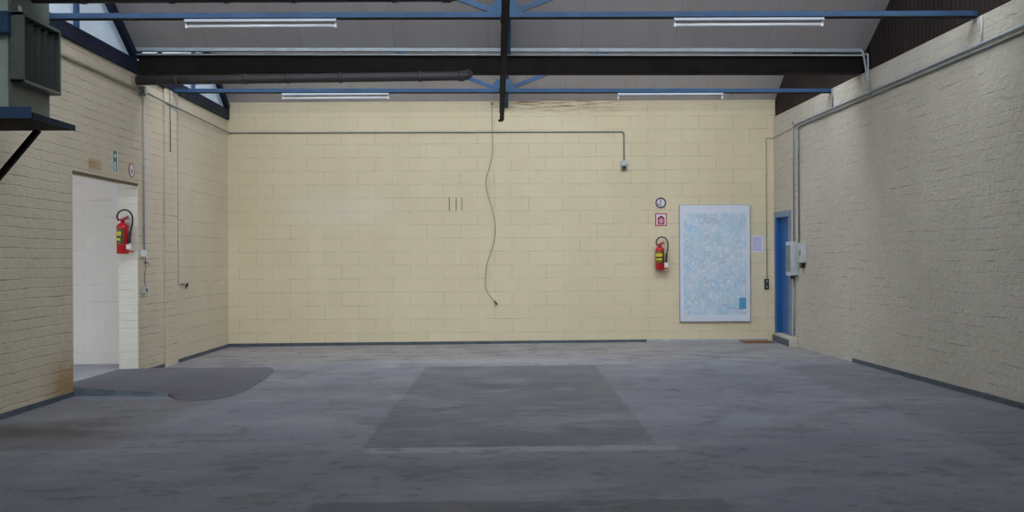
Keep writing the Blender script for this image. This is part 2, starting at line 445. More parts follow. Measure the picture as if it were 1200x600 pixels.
def map_mat():
    k = NT('printed street map'); v = k.obj()
    n = k.ramp(k.noise(v, 2.2, 5, .6), .3, .7)
    col = k.mix(n, (.50, .65, .82), (.70, .77, .86))
    gz_ = k.ramp(k.noise(k.mapping(v, (1, 1, 1.5), (2, 0, 4)), 2.6, 6, .7), .52, .66, 0, .6); col = k.mix(gz_, col, (.46, .52, .58))
    vo = k.n('ShaderNodeTexVoronoi', feature='DISTANCE_TO_EDGE'); k.l(v, vo.inputs['Vector']); vo.inputs['Scale'].default_value = 13
    l1 = k.ramp(vo.outputs['Distance'], .0, .045, .6, 0); col = k.mix(l1, col, (.30, .36, .46))
    vo2 = k.n('ShaderNodeTexVoronoi', feature='DISTANCE_TO_EDGE'); k.l(k.mapping(v, (1, 1, 1), (3.3, 0, 1.7)), vo2.inputs['Vector']); vo2.inputs['Scale'].default_value = 34
    dens = k.ramp(k.noise(v, 3.1, 4), .46, .58)
    l2 = k.math('MULTIPLY', k.ramp(vo2.outputs['Distance'], .0, .08, .8, 0), dens); col = k.mix(l2, col, (.36, .42, .46))
    bl = k.math('MULTIPLY', k.ramp(k.noise(k.mapping(v, (1, 1, 1), (5, 0, 2)), 4.2, 6, .7), .52, .60), .7); col = k.mix(bl, col, (.36, .62, .80))
    wt = k.math('MULTIPLY', k.ramp(k.noise(k.mapping(v, (1, 1, 1), (1, 0, 9)), 16, 4, .7), .55, .62), .75); col = k.mix(wt, col, (.80, .83, .87))
    k.base(col, .4); return k.m
M['map'] = map_mat()
M['map_border'] = paint('white blue map border', (.70, .74, .84), .4, .03, 3)
M['map_edge'] = paint('grey violet board edge', (.34, .31, .40), .5, .1, 6)
M['legend'] = paint('blue legend print', (.10, .34, .56), .4, .35, 26)

# ------------------------------------------------------------------ world: overcast sky
SKY = 9.0
w = bpy.data.worlds.new('overcast sky'); scn.world = w; w.use_nodes = True
wt = w.node_tree; wt.nodes.clear()
bg = wt.nodes.new('ShaderNodeBackground'); wo = wt.nodes.new('ShaderNodeOutputWorld')
bg.inputs[0].default_value = (.86, .94, 1.0, 1); bg.inputs[1].default_value = SKY
wt.links.new(bg.outputs[0], wo.inputs[0])

def portal(name, c, x, y, sx, sy):
    """area portal centred at c with axes x, y; it only tells the renderer where the sky comes in"""
    l = bpy.data.lights.new(name, 'AREA'); l.shape = 'RECTANGLE'; l.size = sx; l.size_y = sy
    l.cycles.is_portal = True
    o = bpy.data.objects.new(name, l); COL.objects.link(o)
    x, y = Vector(x).normalized(), Vector(y).normalized(); z = x.cross(y)
    m = Matrix((x, y, z)).transposed().to_4x4(); m.translation = Vector(c); o.matrix_world = m

# ------------------------------------------------------------------ shell
T = .26
ZW = 4.06                                   # top of the side walls
b = MB(); b.prism([(-5.9, Y_END - .3, FZ(-5.9)), (5.9, Y_END - .3, FZ(5.9)), (5.9, YB + .3, FZ(5.9)), (-5.35, YB + .3, FZ(-5.35)), (-5.35, 9, FZ(-5.35)), (-5.9, 9, FZ(-5.9))], (0, 0, -.3))
struct(b.build('floor', M['floor']))

b = MB(); b.box((XL0 - .4, YB, -.2), (XR0 + .4, YB + T, ZV + .03)); struct(b.build('wall_back', M['wall_back']))
b = MB(); b.box((-5.4, Y_END - T, -.3), (5.9, Y_END, 6.3)); struct(b.build('wall_front', M['wall_right']))

# left wall with its doorway
D0, D1 = P_left(85.5, 330).y, P_left(162, 330).y
ZD = P_left(120, 207).z
YP0, YP1 = P_left(191, 250).y, P_left(205.5, 250).y
def lbox(y0, y1, z0, z1, t0=0.0, t1=T):
    b.prism([(XL(y0) + t0, y0, z0), (XL(y1) + t0, y1, z0), (XL(y1) - t1, y1, z0), (XL(y0) - t1, y0, z0)], (0, 0, z1 - z0))
b = MB(); lbox(Y_END, D0, -.2, ZW); lbox(D0, D1, ZD, ZW); lbox(D1 + .002, YP1, -.2, ZW); lbox(YP0, YP1, -.2, ZW, .035, 0)
wl = struct(b.build('wall_left', M['wall_left']))
b = MB(); lbox(YP1, YB + T, -.2, ZW); o = b.build('wall_left_end', M['wall_left_block']); struct(o)
# far reveal of the doorway
b = MB(); b.prism([(XL(D1) - .002, D1 - .012, 0), (XL(D1) - T, D1 - .012, 0), (XL(D1) - T, D1 + .002, 0), (XL(D1) - .002, D1 + .002, 0)], (0, 0, ZD)); o = struct(b.build('trim_1', M['wall_jamb']))
# steel lintel
b = MB(); b.prism([(XL(D0 - .02) + .012, D0 + .003, ZD - .032), (XL(D1 - .02) + .012, D1 - .02, ZD - .03), (XL(D1 - .02) - .03, D1 - .02, ZD - .03), (XL(D0 - .02) - .03, D0 - .02, ZD - .03)], (0, 0, .03))
tag(b.build('door_lintel', M['lintel']), 'thin brown rusted steel lintel over the open doorway in the left wall', 'lintel')

# right wall with the blue door
def rbox(b, y0, y1, z0, z1, t0=0.0, t1=T):
    b.prism([(XR(y0) - t0, y0, z0), (XR(y1) - t0, y1, z0), (XR(y1) + t1, y1, z0), (XR(y0) + t1, y0, z0)], (0, 0, z1 - z0))
E0, E1 = P_right(926, 300).y, P_right(910, 300).y
ZE0, ZE1 = P_right(917, 391).z, P_right(917, 251).z
b = MB(); rbox(b, Y_END, E0, -.2, ZW); rbox(b, E0, E1, ZE1, ZW); rbox(b, E0, E1, -.2, ZE0); rbox(b, E1, YB + T, -.2, ZW)
struct(b.build('wall_right', M['wall_right']))
dr = struct(thing('door_1', 'plain blue door up a step in the far corner of the right wall', 'door')); del dr['label']; del dr['category']
b = MB(); rbox(b, E0 + .05, E1 - .05, ZE0, ZE1 - .05, -.05, .15); b.build('door_panel', M['door'], dr)
b = MB()
rbox(b, E0 - .06, E1 + .05, ZE1 - .05, ZE1 + .05, .03, .16); rbox(b, E0 - .06, E0 + .03, ZE0, ZE1 - .05, .02, .16)
b.build('door_frame', M['door_frame'], dr)
b = MB(); rbox(b, E1 - .05, E1 + .05, ZE0, ZE1 - .05, .02, .16); b.build('door_jamb', M['door'], dr)
b = MB(); c = Vector((XR(E0 + .15) + .06, E0 + .15, ZE0 + 1.05)); b.tube(bend([c + Vector((.04, 0, 0)), c + Vector((-.03, 0, 0)), c + Vector((-.03, .11, 0))], .02), .009); b.build('door_handle', M['zinc_dark'], dr)

# step under the blue door
A = P_floor(924.5, 406.5); Bx = at_y(906.5, 400, YB - .03).x
S0, S1 = (A.x, A.y), (Bx, YB - .015)
pts = [(S0[0], S0[1]), (XR(S0[1]) - .001, S0[1]), (XR(S1[1]) - .001, S1[1]), (S1[0], S1[1])]
st = thing('door_step', 'low cream block step with dark riser below the blue door', 'step', (XR(S0[1]), S0[1], FZ(4.7)))
b = MB(); b.prism([Vector((x, y, FZ(x) - .01)) - st.location for x, y in pts], (0, 0, ZE0 - FZ(4.7)))
b.build('step_block', M['wall_right'], st, .008)
d = Vector((S1[0] - S0[0], S1[1] - S0[1], 0)).normalized(); nrm = Vector((-d.y, d.x, 0))
z0, z1 = FZ(4.6) + .002, ZE0 - .045
b = MB(); p0 = Vector((S0[0], S0[1], z0)) - st.location; p1 = Vector((S1[0], S1[1], z0)) - st.location
b.prism([p0 + nrm * .0, p1 + nrm * .0, p1 + nrm * .014, p0 + nrm * .014], (0, 0, z1 - z0)); o = b.build('riser', M['kerb'], st); o['label'] = 'dark painted riser'

# gables above the side walls
def gable(side, b, i, z0, x_off, t):
    X = XL if side < 0 else XR; sk = SKEW * (5 if side > 0 else -5)
    y1 = V[i] + (sk if i else 0); y0 = V[i+1] + sk; yr = y0 + RUN
    P = [(X(y0) + x_off, y0, z0), (X(y1) + x_off, y1, z0), (X(y1) + x_off, y1, ZV), (X(yr) + x_off, yr, ZR), (X(y0) + x_off, y0, ZV)]
    b.prism(P, (t, 0, 0))
b = MB()
for i in range(5): gable(1, b, i, ZW, .03, .15)
struct(b.build('wall_right_gable', M['cladding']))
b = MB()
for i in range(2, 5): gable(-1, b, i, ZW + .19, -.06, -.15)
struct(b.build('wall_left_gable', M['cladding']))
# glazed ends of the two bays in view, on the left
for i, n in ((0, 1), (1, 2)):
    wd = struct(bpy.data.objects.new(f'window_{n}', None)); COL.objects.link(wd)
    b = MB(); gable(-1, b, i, ZW + .15, -.08, -.012); b.build('pane', M['sheet'], wd)
    y0 = V[i+1] - .12
    for k, (px, dy) in enumerate(((0, 2.5), (0, 1.04))):
        y = y0 + dy; top = ZR - (y - (y0 + RUN)) * (ZR - ZV) / (V[i] - y0 - RUN) if y > y0 + RUN else ZV + (y - y0) / RUN * (ZR - ZV)
        b = MB(); b.bar((XL(y) - .035, y, ZW + .15), (XL(y) - .035, y, top), .05, .05, (1, 0, 0)); b.build('mullion', M['blue'] if dy > 2 else M['navy'], wd)
    ya, yb = y0 + RUN, V[i] - (.12 if i else 0)
    b = MB(); b.bar((XL(yb) + .02, yb - .03, ZV - .10), (XL(ya) + .02, ya, ZR - .08), .07, .11, (0, .5, .85)); b.build('end_rafter', M['navy'], wd)  # both end rafters are blue steel, coloured dark to look backlit
    b = MB(); b.bar((XL(y0) + .02, y0 + .03, ZV - .08), (XL(ya) + .02, ya, ZR - .08), .07, .1, (0, -.85, .5)); b.build('end_rafter', M['navy'], wd)

# roof slopes and the glazing that faces the far wall's light
b = MB()
for i in range(5):
    yl1, yr1 = (V[i] - (.12 if i else -.1), V[i] + (.12 if i else .1))
    a0, a1 = V[i+1] + RUN - .12, V[i+1] + RUN + .12
    zb = ZV - (.0625 if i == 0 else 0)
    e = .25
    b.prism([(XL0 - e, yl1, zb), (XR0 + .45, yr1, zb), (XR0 + .45, a1, ZR), (XL0 - e, a0, ZR)], (0, .05, .08))
struct(b.build('ceiling', M['ceiling']))
TRANS = [.80, .78, .58, .30, .15]  # glass tint set per bay to darken the near end of the hall
for i in range(5):
    y0l, y0r = V[i+1] - .12, V[i+1] + .12
    wd = struct(bpy.data.objects.new(f'window_{i+3}', None)); COL.objects.link(wd)
    b = MB(); xa, xb = XL0 - .2, XR0 + .4
    b.prism([(xa, y0l, ZV), (xb, y0r, ZV), (xb, y0r + RUN, ZR), (xa, y0l + RUN, ZR)], (0, -.012, .008)); b.build('pane', glass_mat(f'skylight glass {i}', TRANS[i]), wd)
    for k in range(13):
        t = k / 12; x = xa + (xb - xa) * t; yy = y0l + (y0r - y0l) * t
        b = MB(); b.bar((x, yy, ZV), (x, yy + RUN, ZR), .04, .06, (0, -.8, .6)); b.build('glazing_bar', M['navy'], wd)
    cx, cy = (xa + xb) / 2, (y0l + y0r) / 2
    L = math.hypot(RUN, ZR - ZV)
    portal('skylight_portal', (cx, cy + RUN / 2 + .06, (ZV + ZR) / 2 - .04), (-1, -.024, 0), (0, RUN, ZR - ZV), xb - xa, L)

# corridor beyond the doorway; unseen ceiling and near, side walls added to limit daylight
gz = FZ(-5.2) + .085
cw = P_floor(141, 421.5); YC = 13.35
b = MB(); b.box((-9.2, D0 - 1.2, -.2), (XL(D0) - .02, YC + .2, gz)); 
b = MB(); b.prism([(-9.2, D0 - 1.0, gz), (XL(D0) - T, D0 - 1.0, gz), (XL(D0) - T, D0, gz), (XL(D0) - .02, D0, gz), (XL(D1) - .02, D1, gz), (XL(D1) - T, D1, gz), (XL(YC) - T, YC, gz), (-9.2, YC, gz)], (0, 0, -.25)); struct(b.build('floor_corridor', M['yard']))
b = MB(); b.box((-9.4, YC, -.1), (XL(YC) - T + .02, YC + .2, 3.1)); struct(b.build('wall_corridor_end', M['wall_white']))
b = MB(); b.box((-9.4, D0 - 1.2, -.1), (XL(D0) - T, D0 - 1.0, .6)); b.box((-9.4, D0 - 1.2, 2.7), (XL(D0) - T, D0 - 1.0, 3.1)); b.box((-5.55, D0 - 1.2, .6), (XL(D0) - T, D0 - 1.0, 2.7)); b.box((-9.4, D0 - 1.2, .6), (-8.9, D0 - 1.0, 2.7)); struct(b.build('wall_corridor_near_added', M['wall_white']))
b = MB(); b.box((-9.4, D0 - 1.2, -.1), (-9.2, YC + .2, 3.1)); struct(b.build('wall_corridor_side_added', M['wall_white']))
b = MB(); b.box((-9.4, D0 - 1.2, 3.0), (XL(D0) - T, YC + .2, 3.15)); struct(b.build('ceiling_corridor_added', M['wall_white']))
wd = struct(bpy.data.objects.new('window_8', None)); COL.objects.link(wd)  # unseen window added to brighten the corridor
b = MB(); b.box((-8.9, D0 - 1.11, .6), (-5.55, D0 - 1.1, 2.7)); b.build('pane', glass_mat('added window glass', .60), wd)
b = MB(); b.box((-7.25, D0 - 1.14, .6), (-7.19, D0 - 1.06, 2.7)); b.build('mullion', M['white'], wd)
portal('corridor_portal', (-7.225, D0 - .97, 1.65), (-1, 0, 0), (0, 0, 1), 3.35, 2.1)

# ramp of asphalt up to the doorway
def fl(px, py, dz=.0):
    p = P_floor(px, py); return Vector((p.x, p.y, p.z + dz))
Aw = Vector((XL(D0 + .02) - .03, D0 + .02, FZ(-5.1)))
A2 = Vector((Aw.x, Aw.y, gz + .012)); J2 = Vector((XL(D1 - .03) - .03, D1 - .03, gz + .012))
B0 = fl(193, 464.6, .0); Bt = fl(198, 464.2, .040)
ring = [fl(px, py, .004) for px, py in ((209, 469), (230, 469.5), (254, 468), (272, 464), (287, 458.5), (306, 448), (321, 436.5), (321, 433), (315, 430.5), (280, 431), (243, 432), (205, 431))]
b = MB(); bm = b.bm
vA, vB, vJ = bm.verts.new(A2), bm.verts.new(Bt), bm.verts.new(J2)
vr = [bm.verts.new(p) for p in ring]
vm = bm.verts.new((A2 + J2) / 2)
vB0 = bm.verts.new(B0 + Vector((.03, 0, 0)))
fan = [(vB, vB0, vr[0]), (vB, vr[0], vr[1]), (vB, vr[1], vr[2]), (vB, vr[2], vr[3]), (vB, vr[3], vr[4]), (vA, vB, vr[4]), (vA, vr[4], vm), (vm, vr[4], vr[5]), (vm, vr[5], vr[6]), (vm, vr[6], vr[7]), (vm, vr[7], vr[8]), (vm, vr[8], vr[9]), (vm, vr[9], vJ), (vJ, vr[9], vr[10]), (vJ, vr[10], vr[11])]
for f in fan: bm.faces.new(f)
# tongue into the doorway
t0, t1 = bm.verts.new((XL(D0) - T, D0 + .02, gz + .004)), bm.verts.new((XL(D1) - T, D1 - .03, gz + .004))
bm.faces.new((vA, vm, vJ, t1, t0))
rp = struct(b.build('floor_ramp', M['asphalt']))
b = MB(); q = Vector((0, .018, 0)); g = Vector((0, -.012, -.002))
b.prism([Aw + g + Vector((0, 0, -.02)), B0 + g + Vector((0.02, 0, -.02)), Bt + g + Vector((0.02, 0, .0)), A2 + g], q); kb = b.build('kerb_face', M['kerb_face'], rp)

# skirtings
def skirt_l(b, y0, y1, h=.065, t=.016): 
    b.prism([(XL(y0) + t, y0, FZ(-5) - .01), (XL(y1) + t, y1, FZ(-5) - .01), (XL(y1), y1, FZ(-5) - .01), (XL(y0), y0, FZ(-5) - .01)], (0, 0, h))
b = MB(); skirt_l(b, Y_END, D0 - .01); skirt_l(b, D1 + .25, YB); struct(b.build('baseboard_left', M['kerb']))
xm = P_back(758, 402).x
b = MB(); b.prism([(XL0, YB - .016, FZ(XL0) - .01), (xm, YB - .016, FZ(xm) - .01), (xm, YB - .016, FZ(xm) + .045), (XL0, YB - .016, FZ(XL0) + .06)], (0, .016, 0)); struct(b.build('baseboard_back', M['kerb']))
b = MB(); b.prism([(xm, YB - .03, FZ(xm) - .01), (XR0 - .12, YB - .03, FZ(XR0) - .01), (XR0 - .12, YB, FZ(XR0) + .03), (xm, YB, FZ(xm) + .04)], (0, .003, 0)); struct(b.build('trim_2', M['skirt_light']))
yk = P_right(1000, 420).y
b = MB(); b.prism([(XR(Y_END), Y_END, FZ(5) - .03), (XR(yk), yk, FZ(5) - .03), (XR(yk) - .018, yk, FZ(5) - .03), (XR(Y_END) - .018, Y_END, FZ(5) - .03)], (0, 0, .085)); struct(b.build('baseboard_right', M['kerb']))

# ------------------------------------------------------------------ roof steel
def lr(Y): return XL(Y), XR(Y)
yl, yr = V[1] - .12, V[1] + .12
b = MB(); b.prism([(XL(yl) + .052, yl, 4.07), (XR(yr), yr, 4.07), (XR(yr), yr, 4.33), (XL(yl) + .052, yl, 4.33)], (0, .22, 0))
tag(b.build('roof_beam', M['black'], None, .01), 'thick sooty black valley beam crossing the hall under the roof', 'beam')
yl2, yr2 = V[2] - .12, V[2] + .12
b = MB(); b.prism([(XL(yl2), yl2, 4.10), (XR(yr2), yr2, 4.10), (XR(yr2), yr2, 4.33), (XL(yl2), yl2, 4.33)], (0, .22, 0)); struct(b.build('trim_3', M['black'], None, .01))
# trunking and conduit along the top of the beam
b = MB(); b.prism([(XL(yl) + .02, yl - .06, 4.345), (XR(yr) - .03, yr - .06, 4.335), (XR(yr) - .03, yr - .06, 4.385), (XL(yl) + .02, yl - .06, 4.395)], (0, .06, 0))
tag(b.build('cable_trunking', M['zinc'], None, .004), 'pale grey cable trunking along the top edge of the black roof beam', 'trunking')
b = MB(); e = P_right(1020, 110)
b.tube(bend([(XL(yl) + .02, yl - .05, 4.302), (XR(yr) - .03, yr - .05, 4.292), (XR(e.y) - .03, e.y, 4.28), (XR(e.y) - .03, e.y, e.z)], .05), .011)
tag(b.build('conduit', M['boxgrey']), 'thin pale conduit under the beam trunking, dropping onto the right wall', 'conduit')
b = MB(); b.tube(bend([(XR(yr) - .1, yr - .03, 4.365), (XR(yr - .1) - .045, yr - .08, 4.35), (XR(yr - .1) - .03, yr - .12, 4.2), (XR(e.y - .06) - .03, e.y - .06, e.z - .02)], .08), .017)
tag(b.build('conduit', M['zinc']), 'short thick grey conduit from the end of the beam trunking down the right wall', 'conduit')

# drain pipes below the valley beams, sagging towards the left wall
def drain(name, label, Y, xs, xe, zl, zr, group):
    c = thing(name, label, 'pipe', (xs, Y, zl), 0, group)
    p0, p1 = Vector((0, 0, 0)), Vector((xe - xs, 0, zr - zl))
    b = MB(); b.tube(bend([p0, p0.lerp(p1, .33), p1, p1 + Vector((.035, .10, .05))], .06), .062, 16); b.build('pipe', M['pipe'], c)
    for f in (.12, .33, .46, .62, .86):
        m = p0.lerp(p1, f); d = (p1 - p0).normalized() * .022
        b = MB(); b.tube([m - d, m + d], .070, 16); b.build('coupling', M['pipe'], c)
    d = (p1 - p0).normalized()
    b = MB(); b.tube([p1 - d * .10, p1 - d * .02], .072, 16); b.build('end_collar', M['pipe'], c)
PY = V[1] - .19
drain('drain_pipe', 'dark grey drain pipe slung under the far black roof beam', PY, XL(PY) + .06, at_y(546, 90, PY).x, at_y(170, 94.5, PY).z, at_y(546, 89, PY).z, 'drain pipes under the roof valleys')
PY2 = V[2] - .05
drain('drain_pipe', 'dark drain pipe along the top edge of the photo, nearest roof valley', PY2, -4.34, at_y(531, 0, PY2).x, at_y(70, -4, PY2).z, at_y(531, -6.0, PY2).z, 'drain pipes under the roof valleys')

# trusses: blue tie bar, gusset, struts
def truss(label, pl, pr, xg):
    """pl, pr: bottom edge of the tie at the two walls"""
    c = thing('roof_truss', label, 'truss', pl, 0, 'blue roof trusses'); o = Vector(pl)
    pl, pr = Vector(pl), Vector(pr); h = .06
    b = MB(); up = Vector((0, 0, h)); bk = Vector((0, .085, 0))
    b.prism([pl - o, pr - o, pr - o + up, pl - o + up], (0, .008, 0))
    b.build('tie_bar', M['blue'], c)
    b = MB(); dn = Vector((0, -.004, -.003)); b.prism([pl - o + dn, pr - o + dn, pr - o + bk, pl - o + bk], (0, 0, .008)); fl_ = b.build('bottom_flange', M['black'], c); fl_['label'] = 'bottom flange blackened as shaded underside'  # flange painted black to deepen the shade under the tie bar
    t = (xg - pl.x) / (pr.x - pl.x); g = pl.lerp(pr, t) - o
    b = MB(); q = g + Vector((0, .012, 0))
    b.prism([q + Vector(v) for v in ((-.19, 0, .0), (.19, 0, .0), (.19, 0, .07), (.09, 0, .20), (-.09, 0, .20), (-.19, 0, .07))], (0, .010, 0)); b.build('gusset_plate', M['blue'], c)
    for s in (-1, 1):
        xe = 4.55 if s > 0 else -4.75
        a, e = g + Vector((s * .10, .045, .07)), g + Vector((xe - xg, .045, 1.80))
        b = MB(); b.bar(a, e, .05, .055); b.build('strut', M['blue'], c)
    b = MB(); b.bar(g + Vector((0, .05, .02)), g + Vector((0, .05, 1.95)), .05, .05, (0, 1, 0)); b.build('king_post', M['navy'], c)
    return c, pl, pr
a, e = P_left(200, 108.6), P_right(975, 108.4); a.x += .052
T1 = truss('far blue roof truss tie bar between the black beam and the end wall', a, e, at_y(589, 100, 13.9).x)
ya, yb2 = a.y - 4.12, e.y - 4.12
a2 = Vector((XL(ya) + .052, ya, 4.085)); e2 = Vector((XR(yb2), yb2, 4.068))
T2 = truss('near blue roof truss tie bar in front of the black beam', a2, e2, at_y(592, 10, 9.8).x)

# blue rafters up the middle of the two slopes
for i, lab in ((0, 'blue rafter on the roof slope above the end wall'), (1, 'blue rafter on the roof slope in front of the black beam')):
    y1, y0 = V[i] - (.02 if i == 0 else .075), V[i+1] + RUN
    x1 = -.09 if i == 0 else -.03
    zb = ZV + (.0 if i == 0 else .045)
    p, q = Vector((x1, y1, zb - .075)), Vector((x1 + .05, y0 + .05, ZR - .10))
    b = MB(); b.bar(p, q, .075 if i == 0 else .05, .13); tag(b.build('rafter', M['blue']), lab, 'rafter', 'blue rafters')

# monorail beam under the tie bars
ym = 16.2; pm = Vector((at_y(588, 141.5, ym).x, ym, at_y(588, 141.5, ym).z)); zb = pm.z
pn = Vector((at_y(593, 0, 8.7).x, 8.7, zb)); dirm = (pn - pm); pn = pm + dirm * ((ym - 1.0) / (ym - 8.7))
mr = thing('monorail_beam', 'dark steel hoist rail running lengthwise under the roof trusses', 'rail', pm)
L = pn - pm
b = MB(); b.bar((0, 0, .004), L + Vector((0, 0, .004)), .074, .008); b.bar((0, .3 * -1, .05), L + Vector((0, 0, .05)), .008, .085)
b.bar((0, -.3, .09), L + Vector((0, 0, .09)), .074, .008); b.build('rail', M['black'], mr)
b = MB(); b.box((-.06, -.03, -.015), (.02, .02, .02)); b.build('end_stop', M['black'], mr)
for cc, yy in ((T1, 13.93), (T2, 9.82)):
    t = (ym - yy) / (ym - 1.0); q = L * t
    b = MB(); b.box((q.x - .05, q.y - .05, .094), (q.x + .05, q.y + .05, .15)); b.build('hanger_clamp', M['navy'], mr)

# steel beam lying along the top of the left wall
b = MB(); y0, y1 = 4.0, YB - .02
b.prism([(XL(y0) + .05, y0, ZW), (XL(y1) + .05, y1, ZW), (XL(y1) + .05, y1, ZW + .18), (XL(y0) + .05, y0, ZW + .18)], (-.2, 0, 0))
tag(b.build('wall_beam', M['navy'], None, .01), 'dark navy steel beam lying along the top of the left wall', 'beam')

# ------------------------------------------------------------------ fluorescent battens
def batten(label, x0, x1, truss_, tube=True):
    _, pl, pr = truss_
    t = ((x0 + x1) / 2 - pl.x) / (pr.x - pl.x); c = pl.lerp(pr, t)
    r = math.atan2(pr.y - pl.y, pr.x - pl.x)
    k = thing('fluorescent_light', label, 'light', ((x0 + x1) / 2, c.y + .03, c.z - .002), r, 'fluorescent battens under the blue tie bars')
    h = (x1 - x0) / 2
    b = MB(); b.prism([(-h, -.045, -.034), (-h, .045, -.034), (-h, .03, 0), (-h, -.03, 0)], (2 * h, 0, 0)); b.build('housing', M['batten'], k)
    for s in (-1, 1):
        b = MB(); b.box((s * h - .012 * s - .012, -.014, -.092), (s * h - .012 * s + .012, .014, -.034), .003); b.build('lamp_holder', M['tube'], k)
    if tube:
        b = MB(); b.tube([(-h + .025, 0, -.074), (h - .025, 0, -.072)], .018, 14); b.build('tube', M['tube'], k)
    return k
batten('white fluorescent batten with tube, near tie bar, left half of the hall', -3.42, -1.83, T2)
batten('white fluorescent batten with tube, near tie bar, right half of the hall', 1.715, 3.29, T2)
batten('smaller-looking fluorescent batten with tube, far tie bar, left of the hoist rail', -3.41, -1.82, T1)
batten('fluorescent batten with its tube missing, far tie bar, right of the hoist rail', 1.585, 3.16, T1, False)

# ------------------------------------------------------------------ conduits and electrical things
def wl_pt(px, py, off=.0):
    p = P_left(px, py); return Vector((p.x + off, p.y, p.z))
def wr_pt(px, py, off=.0):
    p = P_right(px, py); return Vector((p.x - off, p.y, p.z))
def wb_pt(px, py, off=.0):
    p = P_back(px, py); return Vector((p.x, p.y - off, p.z))
# right wall pair
p1, p2 = wr_pt(931, 152, .02), wr_pt(937, 155, .02)
zc = 3.72
def rpt(y, z, off=.02): return Vector((XR(y) - off, y, z))
q1, q2 = wr_pt(933.5, 286, .02), wr_pt(939, 288, .02)
b = MB(); b.tube(bend([rpt(-2, zc + .035), rpt(p1.y, zc + .035), rpt(p1.y, q1.z)], .10), .015)
tag(b.build('conduit', M['zinc']), 'upper grey conduit of the right wall pair, bending down to the electrical cabinet', 'conduit', 'paired conduits on the right wall')
b = MB(); b.tube(bend([rpt(-2, zc - .025), rpt(p2.y, zc - .025), rpt(p2.y, q2.z)], .08), .013)
tag(b.build('conduit', M['zinc_dark']), 'lower, darker conduit of the right wall pair, bending down to the small isolator box', 'conduit', 'paired conduits on the right wall')
a = wr_pt(976.5, 108); b = MB(); b.tube([rpt(a.y, 4.05, .015), rpt(a.y, zc + .05, .015)], .012)
tag(b.build('conduit', M['zinc_dark']), 'short dark conduit riser at the end of the far blue tie bar', 'conduit')
a = wr_pt(1152, 40); b = MB(); b.tube([rpt(a.y, 4.05, .015), rpt(a.y, zc + .05, .015)], .011)
tag(b.build('conduit', M['boxgrey']), 'short pale conduit riser at the end of the near blue tie bar', 'conduit')
a = wr_pt(930.5, 140); b = MB(); b.tube([rpt(a.y + .02, 3.93, .015), rpt(a.y + .02, zc + .06, .015)], .014)
tag(b.build('conduit', M['boxgrey']), 'stubby pale conduit above the corner of the conduit pair', 'conduit')
# conduit across the corner to the twin switches
s0 = wb_pt(897.5, 162, .012)
b = MB(); b.tube(bend([rpt(p1.y + .1, zc, .015), rpt(YB - .012, s0.z, .015), (s0.x, YB - .012, s0.z), Vector((s0.x, YB - .012, wb_pt(898, 326).z))], .03), .007)
tag(b.build('conduit', M['cream_pipe']), 'thin cream conduit turning the far right corner and down to two black switches', 'conduit')
for (px, py), lab in (((898, 329.5), 'upper small black switch of the pair near the blue door'), ((898, 336), 'lower small black switch of the pair near the blue door')):
    p = wb_pt(px, py); k = thing('light_switch', lab, 'switch', p, 0, 'black switches by the blue door')
    b = MB(); b.box((-.04, -.035, -.042), (.04, 0, .042), .006); b.build('case', M['dark'], k)
    b = MB(); b.box((-.018, -.044, -.02), (.018, -.035, .02), .003); b.build('rocker', M['zinc_dark'], k)
# meter box and its neighbour (right wall, beside the blue door)
p = wr_pt(931, 303); k = thing('electrical_box', 'light grey electrical cabinet beside the blue door', 'electrical box', p, ROT_R)
b = MB(); b.box((-.04, -.135, -.28), (.24, 0, .28), .008); b.build('case', M['boxgrey'], k)
b = MB(); b.box((-.01, -.143, -.22), (.21, -.135, .22), .003); b.build('cover', M['zinc_dark'], k)
b = MB(); b.tube([(.05, -.06, -.28), (.05, -.06, -.34)], .02); b.build('cable_gland', M['dark'], k)
b = MB(); b.tube([(.02, -.02, -.28), (.02, -.02, -1.28)], .014); b.build('down_pipe', M['zinc'], k)
p = wr_pt(940, 297); k = thing('isolator_switch', 'small grey isolator box with dark underside right of the electrical cabinet', 'electrical box', p, ROT_R)
b = MB(); b.box((-.02, -.07, -.15), (.22, 0, .17), .008); b.build('case', M['boxgrey'], k)
b = MB(); b.box((.03, -.06, -.235), (.14, -.015, -.15), .006); b.build('plug', M['dark'], k)
b = MB(); b.box((.06, -.08, -.04), (.14, -.07, .06), .004); b.build('lever', M['zinc_dark'], k)

# left wall
hz = wb_pt(267, 156).z
b = MB(); ys = P_left(163, 100).y
def lpt(y, z, off=.02): return Vector((XL(y) + off, y, z))
b.tube([lpt(4.5, hz + .02, .021), lpt(ys, hz + .02, .021)], .02)
tag(b.build('conduit', M['cream_pipe']), 'thick conduit painted over cream, running along the left wall under the navy beam', 'conduit')
b = MB(); b.tube(bend([lpt(ys + .06, hz + .02, .05), lpt(YB - .014, hz, .05), (P_back(731, 155).x, YB - .014, P_back(731, 154.5).z), (P_back(731, 155).x, YB - .014, P_back(731, 189).z)], .05), .0115)
tag(b.build('conduit', M['zinc_dark']), 'long grey conduit across the end wall, ending at a hanging socket', 'conduit')
p = wl_pt(163, 107); k = thing('junction_box', 'round grey junction box under the end of the black roof beam', 'junction box', lpt(ys + .03, hz + .03, 0), ROT_L)
b = MB(); b.disc(.065, -.075, 0); b.build('case', M['zinc_dark'], k)
b = MB(); b.disc(.045, -.083, -.075); b.build('lid', M['boxgrey'], k)
b = MB(); b.tube([(-.03, -.03, .06), (-.03, -.03, .33)], .017); o = b.build('conduit_stub', M['boxgrey'], k); o['label'] = 'pale conduit stub'
v0 = wl_pt(166.5, 120); b = MB(); b.tube([lpt(v0.y, hz - .03, .02), lpt(v0.y, wl_pt(166.5, 294).z, .02)], .010)
